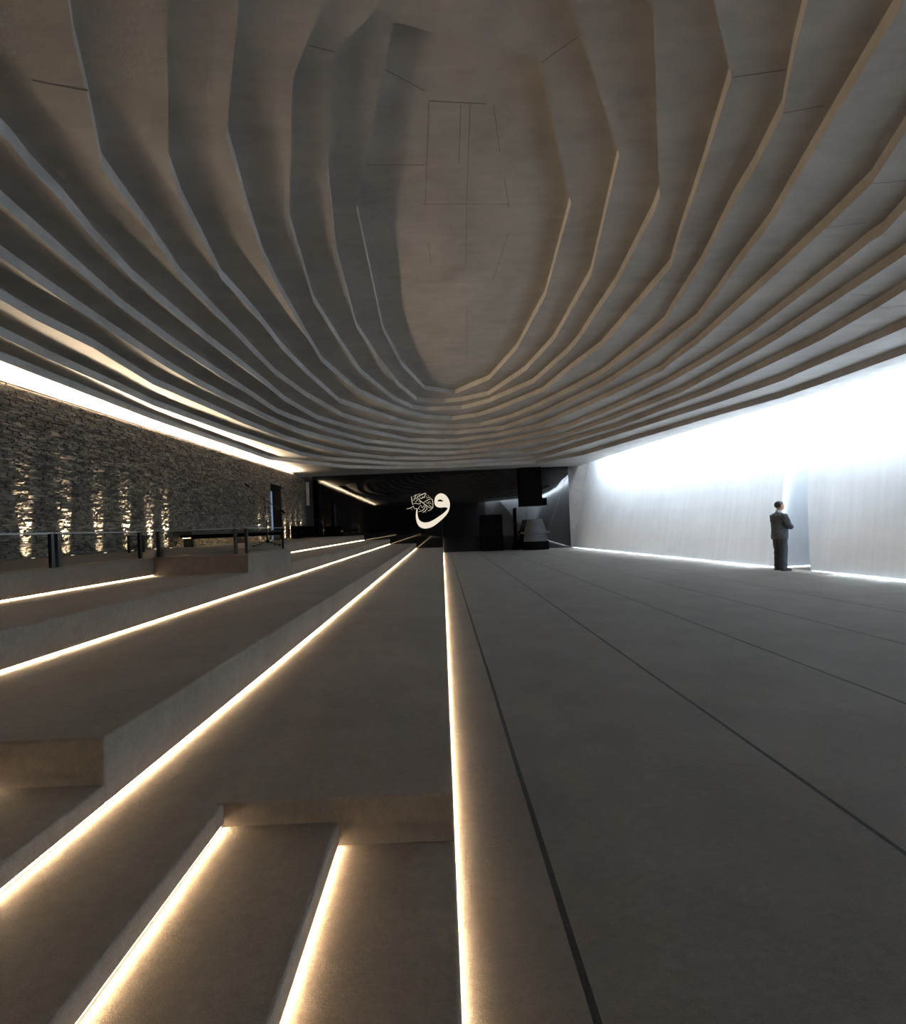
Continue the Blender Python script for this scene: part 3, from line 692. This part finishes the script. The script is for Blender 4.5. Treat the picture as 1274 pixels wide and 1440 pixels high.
# local axes: +x forward, +y left, z up
bd = MB()
bd.loft([(.0,0,.90,.11,.16),(.0,0,1.05,.12,.165),(.0,0,1.25,.12,.18),(-.005,0,1.38,.10,.185),(-.01,0,1.44,.07,.12),(0,0,1.47,.055,.06)], 20)
bd.tube([(-.005,0,1.42),(.012,0,1.50),(.022,0,1.56)], [.062,.056,.058], 14)
bd.ball((.025,0,1.645), .096, .076, .112, 20, 14)         # skull
bd.ball((.055,0,1.595), .062, .056, .062, 16, 10)         # jaw
bd.ball((.098,0,1.560), .022, .022, .018, 10, 8)          # chin
bd.tube([(.108,0,1.660),(.128,0,1.632),(.136,0,1.618)], [.010,.013,.014], 8)   # nose
bd.ball((.112,0,1.590), .012, .024, .009, 8, 6)           # lips
for s in (-1, 1):
    bd.ball((.015,.077*s,1.635), .018, .010, .030, 8, 8)  # ears
    bd.ball((.098,.030*s,1.668), .012, .016, .007, 8, 6)  # brows
    # arms, forearms crossed before the belly
    sh = (-.01,.185*s,1.40); el = (.06,.245*s,1.13)
    wr = (.235,.02*s+.02,1.115 + (.035 if s > 0 else 0)); 
    bd.tube([sh,(.02,.225*s,1.26),el], [.052,.046,.040], 12)
    bd.tube([el,(.17,.14*s+.01,1.12+(.02 if s > 0 else 0)),wr], [.040,.036,.027], 12)
    # palm and five fingers closing on the other forearm
    d = -s; px, py, pz = wr[0]+.004, wr[1]+.045*d, wr[2]
    bd.tube([wr,(px,py,pz),(px+.0,py+.045*d,pz-.002)], [.027,.034,.033], 10, sy=.6)
    for i, (ln, dz) in enumerate([(.070,.028),(.080,.010),(.074,-.009),(.058,-.027)]):
        bd.tube([(px,py+.035*d,pz+dz),(px+.006,py+(.035+ln*.5)*d,pz+dz*1.05),(px-.004,py+(.035+ln*.85)*d,pz+dz),(px-.020,py+(.035+ln)*d,pz+dz)], [.0105,.0098,.009,.0075], 8)
    bd.tube([(px,py-.01*d,pz+.026),(px+.004,py+.02*d,pz+.052),(px+.002,py+.048*d,pz+.060)], [.013,.011,.009], 8)
    # legs
    bd.tube([(0,.09*s,.95),(.005,.095*s,.72),(.01,.10*s,.50),(-.005,.10*s,.30),(-.01,.10*s,.08)], [.095,.078,.056,.052,.040], 14)
    bd.tube([(-.03,.10*s,.05),(.04,.105*s,.045),(.12,.112*s,.035)], [.034,.032,.024], 10)
man = bd.build('person', skin_m, None, smooth=True)
rm = man.modifiers.new('one_surface', 'REMESH'); rm.mode = 'VOXEL'; rm.voxel_size = .0065; rm.use_smooth_shade = True
sm = man.modifiers.new('smooth', 'SMOOTH'); sm.factor = .5; sm.iterations = 2
tag(man, 'person in a dark grey suit standing with folded arms by the pale wall niche', 'person')
jk = MB()
jk.loft([(-.005,0,.80,.150,.205,.9),(-.005,0,.88,.150,.205,.9),(.0,0,1.00,.150,.198,.9),(.01,0,1.12,.155,.195,.9),(.0,0,1.24,.145,.205,.9),
         (-.015,0,1.34,.128,.215,.9),(-.02,0,1.405,.105,.205,.85),(-.015,0,1.445,.080,.150,.9),(-.01,0,1.475,.066,.085,1)], 32)
for s in (-1, 1):
    k = .03 if s > 0 else 0
    jk.tube([(-.02,.165*s,1.415),(-.01,.205*s,1.385),(.015,.240*s,1.27),(.055,.262*s,1.14),(.085,.245*s,1.105+k*.4),(.17,.155*s+.01,1.115+k*.8),(.225,.050*s+.02,1.118+k)],
            [.055,.070,.066,.064,.066,.056,.044], 16)
jo = jk.build('jacket', suit, man, smooth=True)
rj = jo.modifiers.new('one_surface', 'REMESH'); rj.mode = 'VOXEL'; rj.voxel_size = .009; rj.use_smooth_shade = True
sj = jo.modifiers.new('smooth', 'SMOOTH'); sj.factor = .5; sj.iterations = 3
tj = bpy.data.textures.new('folds', 'CLOUDS'); tj.noise_scale = .09
dj = jo.modifiers.new('folds', 'DISPLACE'); dj.texture = tj; dj.strength = .022; dj.mid_level = .5
tr = MB()
tr.loft([(0,0,.76,.118,.180),(0,0,.90,.128,.180),(0,0,1.0,.125,.17)], 24)
for s in (-1, 1):
    tr.tube([(-.0,.085*s,.92),(.0,.098*s,.72),(.012,.103*s,.50),(.0,.105*s,.28),(-.008,.108*s,.10),(-.005,.108*s,.055)], [.105,.096,.082,.076,.074,.078], 16)
to = tr.build('trousers', suit2, man, smooth=True)
rt = to.modifiers.new('one_surface', 'REMESH'); rt.mode = 'VOXEL'; rt.voxel_size = .009; rt.use_smooth_shade = True
dt = to.modifiers.new('folds', 'DISPLACE'); dt.texture = tj; dt.strength = .018; dt.mid_level = .5
co = MB().tube([(-.012,0,1.462),(.0,0,1.50),(.008,0,1.522)], [.074,.066,.064], 20, cap=False).build('shirt_collar', shirt, man, smooth=True)
co.modifiers.new('s', 'SOLIDIFY').thickness = .006
hr = MB()
hr.ball((.008,0,1.672), .104, .086, .100, 22, 14)
ho = hr.build('hair', hairm, man, smooth=True)
for v in ho.data.vertices:
    # hairline: high on the forehead, low at the nape
    x, y, z = v.co; low = 1.665 + .25*(x-.008) + (.0 if x < .05 else .02)
    if x < 0: low = 1.585 - .2*(x)
    if z < low: v.co.z = low; v.co.x = .008 + (x-.008)*.90; v.co.y = y*.88
    if x > .085: v.co.x = .085 + (x-.085)*.3
for s in (-1, 1):
    so = MB().loft([(.045,.110*s,.0,.135,.048,.85),(.045,.110*s,.018,.137,.049,.85),(.035,.110*s,.05,.118,.045,.9),(.0,.108*s,.085,.07,.042,1)], 20).build('shoe', shoem, man, smooth=True)
man.location = (8.60, 11.62, 0); man.rotation_euler.z = math.radians(-4)
man.scale = (1.04, 1.06, 1.0)

# ---------------------------------------------------------------- light of the place and added lamps
# daylight through the open slot between roof slab and right wall, plus added fill
def daylight(x, y, z, sx, sy, power, rz, tilt=14, name='sky_and_fill_lamp'):
    l = bpy.data.lights.new(name, 'AREA'); l.shape = 'RECTANGLE'; l.size = sx; l.size_y = sy
    l.energy = power; l.color = (.80,.90,1.0)
    lo = bpy.data.objects.new(name, l); COL.objects.link(lo)
    lo.location = (x, y, z); lo.rotation_euler = (0, math.radians(tilt), rz)
for i in range(8):
    yc = -2.0 + i*3.6 if i < 7 else 22.6; z = 6.2; L7 = 3.6 if i < 7 else 2.4; k7 = L7/3.6
    daylight(foot(yc)+lean(yc)*z-.45, yc, z, .5, L7, SKY*k7, math.atan(.118), -4)
    daylight(foot(yc)+lean(yc)*4.8-.34, yc, 4.82, .12, L7, SKY*.3*k7, math.atan(.118), -66)  # added lamp row aimed at the wall top to brighten the right soffits
for t in (.25, .75):
    x = 12.25+(6.0-12.25)*t; y = -4+(-11+4)*t
    daylight(x-.35, y+.35, 5.6, .5, 4.4, SKY, -math.atan2(6.25, 7.0))
daylight(11.3, 13.28, 5.4, .9, .25, SKY*.2, 0, 0)  # added lamp in the niche head to brighten its far cheek
bpy.data.objects[[o.name for o in bpy.data.objects if o.name.startswith('sky_and_fill_lamp')][-1]].rotation_euler = (math.radians(-6), math.radians(3), 0)
w = bpy.data.worlds.new('sky'); SC.world = w; w.use_nodes = True
bgd = w.node_tree.nodes['Background']; bgd.inputs[0].default_value = (.60,.76,1.0,1); bgd.inputs[1].default_value = 1.2

# ---------------------------------------------------------------- camera
cam = bpy.data.cameras.new('camera'); co_ = bpy.data.objects.new('camera', cam); COL.objects.link(co_)
cam.sensor_fit = 'AUTO'; cam.sensor_width = 36; cam.lens = FPX/1440*36
cam.shift_x = (637-622)/1440; cam.shift_y = (741-720)/1440
cam.clip_start = .05; cam.clip_end = 200
c, s = math.cos(ROLL), math.sin(ROLL)
M = Matrix(((c, s, 0, 0), (0, 0, -1, 0), (-s, c, 0, H), (0, 0, 0, 1)))
co_.matrix_world = M
SC.camera = co_
SC.view_settings.view_transform = 'Standard'; SC.view_settings.look = 'None'
SC.view_settings.gamma = 1; SC.view_settings.exposure = EXPOSURE; SC.view_settings.use_curve_mapping = False
